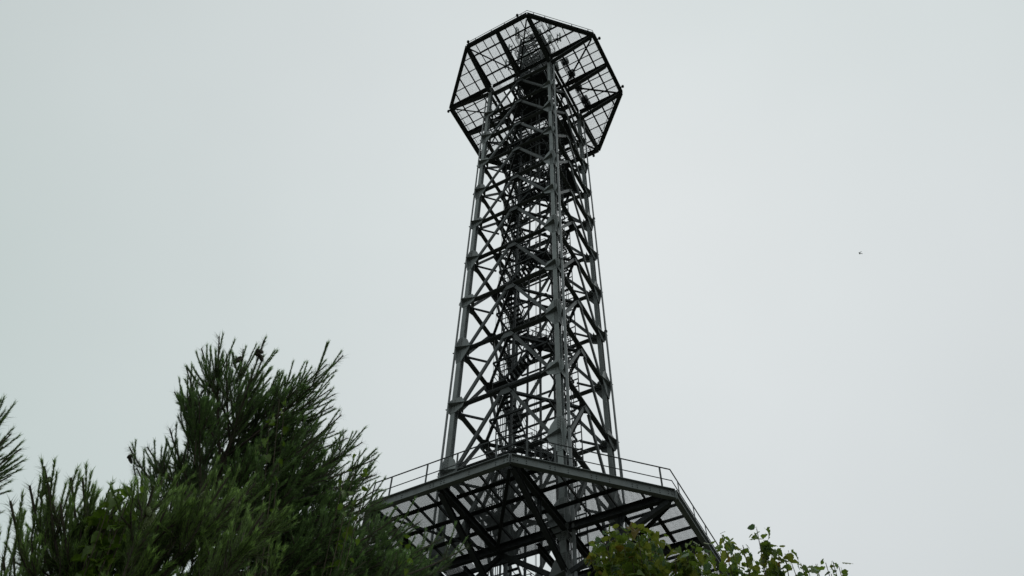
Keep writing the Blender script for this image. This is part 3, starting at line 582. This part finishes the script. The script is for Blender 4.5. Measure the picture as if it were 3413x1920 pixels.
def bez(a, b, c, n):
    t = np.linspace(0, 1, n)[:, None]; return (1-t)**2 * a + 2*t*(1-t) * b + t*t * c
def cone_mesh(name, L, R, m):
    b = MB(); b.tube([(0, 0, 0), (0, 0, -L * .08), (0, 0, -L * .35), (0, 0, -L * .7), (0, 0, -L * .93), (0, 0, -L)], [R*.25, R*.7, R, R*.85, R*.45, R*.1], 8)
    ga = PI * (3 - 5 ** .5)
    for i in range(46):
        t = (i + .5) / 46; z = -L * t; rr = R * (.55 + .5 * math.sin(PI * min(1, t * 1.05) ** .8)); a = i * ga; u = Vector((math.cos(a), math.sin(a), 0)); w = Vector((-math.sin(a), math.cos(a), 0))
        p = u * rr * .85 + Vector((0, 0, z)); q = b.v.__len__(); sc = R * .42
        b.v += [tuple(p - w * sc), tuple(p + w * sc), tuple(p + u * R * .28 + Vector((0, 0, -sc * .9)))]; b.f.append((q, q + 1, q + 2)); b.m.append(0)
    return b.mesh(name, m)
CG = cone_mesh('pine_cone', .085, .017, CONEG); CB = cone_mesh('pine_cone', .09, .019, CONEB)

def pine(label, base, top, tips, inner_tips, sc, nm, dens, cones, cmesh, twk=1.0, side=1.0):
    base = np.array(base, float); top = np.array(top, float)
    P = thing('pine_tree', label, 'pine tree', tuple(base), 'young pines below the tower')
    tr = MB(); n = 14; tp = [base + (top - base) * (i / (n - 1)) + np.array([.06 * math.sin(i * .9), .05 * math.cos(i * 1.3), 0]) * (0 < i < n - 1) for i in range(n)]
    tr.tube([tuple(p - base) for p in tp], [.11 * (1 - i / (n - 1)) ** .8 + .012 for i in range(n)], 9)
    tr.obj('trunk', BARK, P)
    H = top[2] - base[2]
    def on_trunk(z):
        f = min(max((z - base[2]) / H, 0.1), .985); i = f * (n - 1); k = min(int(i), n - 2); return tp[k] + (tp[k + 1] - tp[k]) * (i - k)
    alltips = [(np.array(t), True) for t in tips] + [(np.array(t), False) for t in inner_tips]
    for ti, (tip, sil) in enumerate(alltips):
        if not sil: tip = tip + rng.normal(size=3) * .16
        hd = np.linalg.norm((tip - on_trunk(tip[2]))[:2])
        st = on_trunk(tip[2] - .45 * hd - .35 - rng.uniform(0, .3))
        mid = st + (tip - st) * .55 + np.array([0, 0, -.16 * hd]); path = bez(st, mid, tip, 11)
        L = np.linalg.norm(np.diff(path, axis=0), axis=1).sum()
        wood = MB(); wood.tube([tuple(p - base) for p in path], [.006 + .006 * L * (1 - i / 10) for i in range(11)], 6)
        segs = []
        def shoot(p, d, ln, w=None):
            # a twig: older, longer needles behind, dense young candle in front
            d = nrmz(d); l1 = ln * .36; a = p; b = p + d * l1; up = nrmz(d + np.array([0, 0, .5])); c = b + up * ln * .72
            wood.tube([tuple(a - base), tuple(b - base), tuple(c - base)], [.005 * sc + .002, .004 * sc + .001, .002], 4, False)
            segs.append((a, b, int(110 * dens * ln), .085 * sc, .68, .6, .0032)); segs.append((b, c, int(600 * dens * ln), .036 * sc, .42, 1.25, .0042))
            e = c + up * .02; segs.append((c - up * .03, e, int(16 * dens), .05 * sc, .42, 2.2, .0034))
            return b
        ns = max(3, int(side * L * .66 / ((.11 if sil else .07) * sc)))
        dirT = nrmz(path[-1] - path[-3])
        for k in range(ns):
            f = .28 + (.38 if sil else .64) * (k + rng.uniform(0, .8)) / ns; i = f * 10; j = min(int(i), 9); p = path[j] + (path[j+1] - path[j]) * (i - j); ax = nrmz(path[j+1] - path[j])
            r = rng.normal(size=3); r -= (r @ ax) * ax; r = nrmz(r); a = rng.uniform(.55, .95)
            d = ax * math.cos(a) + r * math.sin(a) + np.array([0, 0, .42]); ln = sc * rng.uniform(.24, .44) * (1.15 - .45 * f) * twk
            e = shoot(p, d, ln)
            if rng.random() < .55:
                for _ in range(2):
                    r2 = rng.normal(size=3) * .5; shoot(e, nrmz(d) + r2 + np.array([0, 0, .25]), ln * .7)
        for i in range(3, 10): segs.append((path[i], path[i + 1], int(24 * dens * L), .085 * sc, .8, .75, .0028))
        # leader and its whorl
        lead = dirT + np.array([0, 0, .3]); shoot(path[-1] - nrmz(lead) * .56 * sc, lead, .56 * sc)
        for k in range(rng.integers(2, 4)):
            r = rng.normal(size=3); r -= (r @ dirT) * dirT; shoot(path[-1] - dirT * .42 * sc, dirT + nrmz(r) * .6 + np.array([0, 0, .35]), rng.uniform(.26, .46) * sc)
        b = wood.obj('branch', BARK, P)
        V, F, T = needles(segs, sc); me = np_mesh('needles', V - base, F, [nm], T); put('needles', me, b, kind='stuff')
        if ti in cones:
            for q in range(rng.integers(2, 4)):
                pp = path[-2] - base + rng.normal(size=3) * .025; c = put('pine_cone', cmesh, P, tuple(pp)); c.rotation_euler = (rng.uniform(-.9, .9), rng.uniform(-.9, .9), rng.uniform(0, 6)); s = rng.uniform(.8, 1.15); c.scale = (s, s, s)
    return P

def cen(L): return np.mean(np.array(L), 0)
a0 = cen(PINE_A); b0 = cen(PINE_B); c0 = cen(PINE_C)
pine('largest dark pine left of the tower, with the highest upright shoots against the sky', (a0[0] + .05, a0[1] + .1, 0), (a0[0] - .25, a0[1] - .35, 7.0), PINE_A, PINE_A_IN, 1.0, NEEDLE, 1.25, {5, 6, 7, 12, 26, 40, 44, 52}, CB)
pine('low near pine along the bottom left edge with lighter green brushy shoots and green cones', (b0[0] - .1, b0[1] + .35, 0), (b0[0] - .05, b0[1] + .3, 4.75), PINE_B, PINE_B_IN, .86, NEEDLE_B, 1.2, {0, 12, 13, 16, 30, 33, 34, 37}, CG)
pine('pine at the far left edge, only a few shoot tips reaching into view', (c0[0] - .3, c0[1] - .1, 0), (c0[0] - .15, c0[1] - .05, 5.4), PINE_C, [], 1.0, NEEDLE, 1.1, set(), CB, 1.0, .45)

# ---- broad leaves: toothed, folded blades in a few variants
def leaf_mesh(name, L, Wd, fold, droop, wob, m, lobed=False):
    n = 9; v = []; f = []; r = random.Random(int(L * 1e4 + fold * 1e3 + wob * 100))
    for i in range(n + 1):
        t = i / n; y = L * t; z = -droop * L * t * t
        if lobed: w = Wd * (math.sin(PI * min(1, t * .93 + .05)) ** .55) * (1 + .22 * math.sin(t * 13))
        else: w = Wd * math.sin(PI * (t * .92 + .05) ** .72) ** .8
        tooth = 1 + (.10 if i % 2 else -.07)
        w = max(w * tooth, .0015)
        v += [(-w, y - .12 * w, z + w * fold + wob * L * math.sin(i * 1.9 + r.random()) * .1), (0, y, z), (w, y - .12 * w, z + w * fold + wob * L * math.sin(i * 2.3 + 1 + r.random()) * .1)]
    for i in range(n):
        a = i * 3; f += [(a, a + 1, a + 4, a + 3), (a + 1, a + 2, a + 5, a + 4)]
    b = len(v); pl_ = L * .32; v += [(-.0012, 0, 0), (.0012, 0, 0), (.0012, -pl_, .2 * pl_), (-.0012, -pl_, .2 * pl_)]; f.append((b, b + 1, b + 2, b + 3))
    me = bpy.data.meshes.new(name); me.from_pydata(v, [], f); me.materials.append(m)
    for p in me.polygons: p.use_smooth = True
    me.update(); return me
def leafset(mats, s): 
    out = []
    for mi, m in enumerate(mats):
        for k in range(4): out.append((mi, leaf_mesh('leaf', s * (.8 + .13 * k), s * (.40 + .03 * k), (.15, .45, -.2, .7)[k], (.25, .55, .1, .8)[k], (.3, .8, .5, 1.0)[k], m)))
    return out
LS = leafset(LEAFM, .048); VS = leafset([VINEM, LEAFM[0]], .07)

def broadleaf(name, cat, label, base, tips, leaves, weights, per, spread, group, nmax=290, tip_out=.1, stemr=.02):
    base = np.array(base, float); P = thing(name, label, cat, tuple(base), group)
    hub = base + np.array([0, 0, 1.0]); tk = MB(); tk.tube([(0, 0, 0), (.02, .01, .5), (0, 0, 1.0)], [stemr * 2.2, stemr * 1.9, stemr * 1.6], 8); tk.obj('trunk', TWIG, P)
    cand = []
    for tip in tips:
        tip = np.array(tip); hd = tip - hub; mid = hub + hd * .5 + np.array([hd[0] * -.15, hd[1] * -.15, .25]); path = bez(hub, mid, tip, 12); w = MB()
        w.tube([tuple(p - base) for p in path], [stemr * (1 - i / 11) * .8 + .0022 for i in range(12)], 5)
        for k in range(per):
            f = 1 - (k / per) ** 1.3 * .42; i = f * 11; j = min(int(i), 10); p = path[j] + (path[j+1] - path[j]) * (i - j)
            off = rng.normal(size=3); off = nrmz(off) * spread * rng.uniform(.15, 1.0) * (1.05 - f * .75 + .12); off[2] *= .8
            q = p + off
            if np.linalg.norm(off) > .07 and k % 3 == 0: w.tube([tuple(p - base), tuple(p - base + off * .55 + np.array([0, 0, .01])), tuple(q - base)], [.003, .0022, .0014], 4, False)
            cand.append((q - base, off))
        w.obj('branch', TWIG, P)
    idx = list(range(len(cand))); random.shuffle(idx)
    ms = [[], [], []]; rest = []
    for c, i in enumerate(idx):
        q, off = cand[i]; mi = random.choices(range(len(weights)), weights)[0]; me = random.choice([l for l in leaves if l[0] == mi])[1]
        az = math.atan2(off[1], off[0]) + random.uniform(-1.2, 1.2) - PI / 2; pt = random.uniform(-1.0, .35); rl = random.uniform(-.7, .7); s = random.uniform(.65, 1.2)
        if c < nmax:
            o = put('leaf', me, P, tuple(q)); o.rotation_euler = (pt, rl, az); o.scale = (s, s, s)
        else:
            M = (Matrix.Translation(Vector(q)) @ Matrix.Rotation(az, 4, 'Z') @ Matrix.Rotation(rl, 4, 'Y') @ Matrix.Rotation(pt, 4, 'X') @ Matrix.Scale(s, 4)); rest.append((me, M))
    if rest:
        V = []; F = []; MI = []; mats = []
        for me, M in rest:
            b = len(V); V += [tuple(M @ v.co) for v in me.vertices]; m = me.materials[0]
            if m not in mats: mats.append(m)
            for p in me.polygons: F.append(tuple(b + k for k in p.vertices)); MI.append(mats.index(m))
        fm_ = bpy.data.meshes.new('foliage'); fm_.from_pydata(V, [], F); [fm_.materials.append(m) for m in mats]; fm_.polygons.foreach_set('material_index', MI); fm_.update()
        put('foliage', fm_, P, kind='stuff')
    return P
e0 = cen(LEAF_E); f0 = cen(LEAF_F); g0 = cen(LEAF_G); v0 = cen(VINE)
broadleaf('broadleaf_tree', 'tree', 'yellowish green broadleaf tree in front of the right half of the lower platform', (e0[0], e0[1] + .2, 0), LEAF_E, LS, (5, 5, 2.2, .35), 120, .18, 'broadleaf trees at the foot of the tower')
broadleaf('broadleaf_tree', 'tree', 'darker green broadleaf tree with bare twig tips to the right of the lower platform corner', (f0[0], f0[1] + .2, 0), LEAF_F, LS, (6, 2, 1.2, .25), 64, .15, 'broadleaf trees at the foot of the tower')
broadleaf('broadleaf_tree', 'tree', 'small rightmost broadleaf treetop with sparse dark leaf clusters against the sky', (g0[0], g0[1] + .2, 0), LEAF_G, LS, (6, 1, 1, .2), 26, .09, 'broadleaf trees at the foot of the tower', stemr=.012)
broadleaf('climbing_vine', 'vine', 'yellow green vine leaves scattered over the right side of the largest pine', (v0[0], v0[1] + .3, 0), VINE, VS, (4, 1), 11, .15, None, stemr=.012)

vb = cen(VINE_B)
broadleaf('climbing_vine', 'vine', 'bright leafy vine top between the low near pine and the largest pine', (vb[0], vb[1] + .3, 0), VINE_B, VS, (4, 1), 20, .12, None, stemr=.01)
# ---- a flying insect close to the camera
ins = thing('flying_insect', 'tiny dark flying insect alone in the open sky right of the tower', 'insect', (14.96, -25.10, 4.67))
b = MB(); b.tube([(0, 0, -.008), (0, 0, -.006), (.0004, 0, -.001), (.0004, 0, .002), (0, 0, .005), (0, 0, .0065)], [.0008, .0022, .0032, .002, .0026, .001], 8); b.obj('body', CHITIN, ins)
for s in (-1, 1):
    b = MB(); b.plate([(0, s * .001, .002), (.006, s * .004, .003), (.012, s * .007, -.001), (.010, s * .0075, -.004), (.004, s * .003, -.001)], (.3, 0, 1), .0002); b.obj('wing', WING, ins)
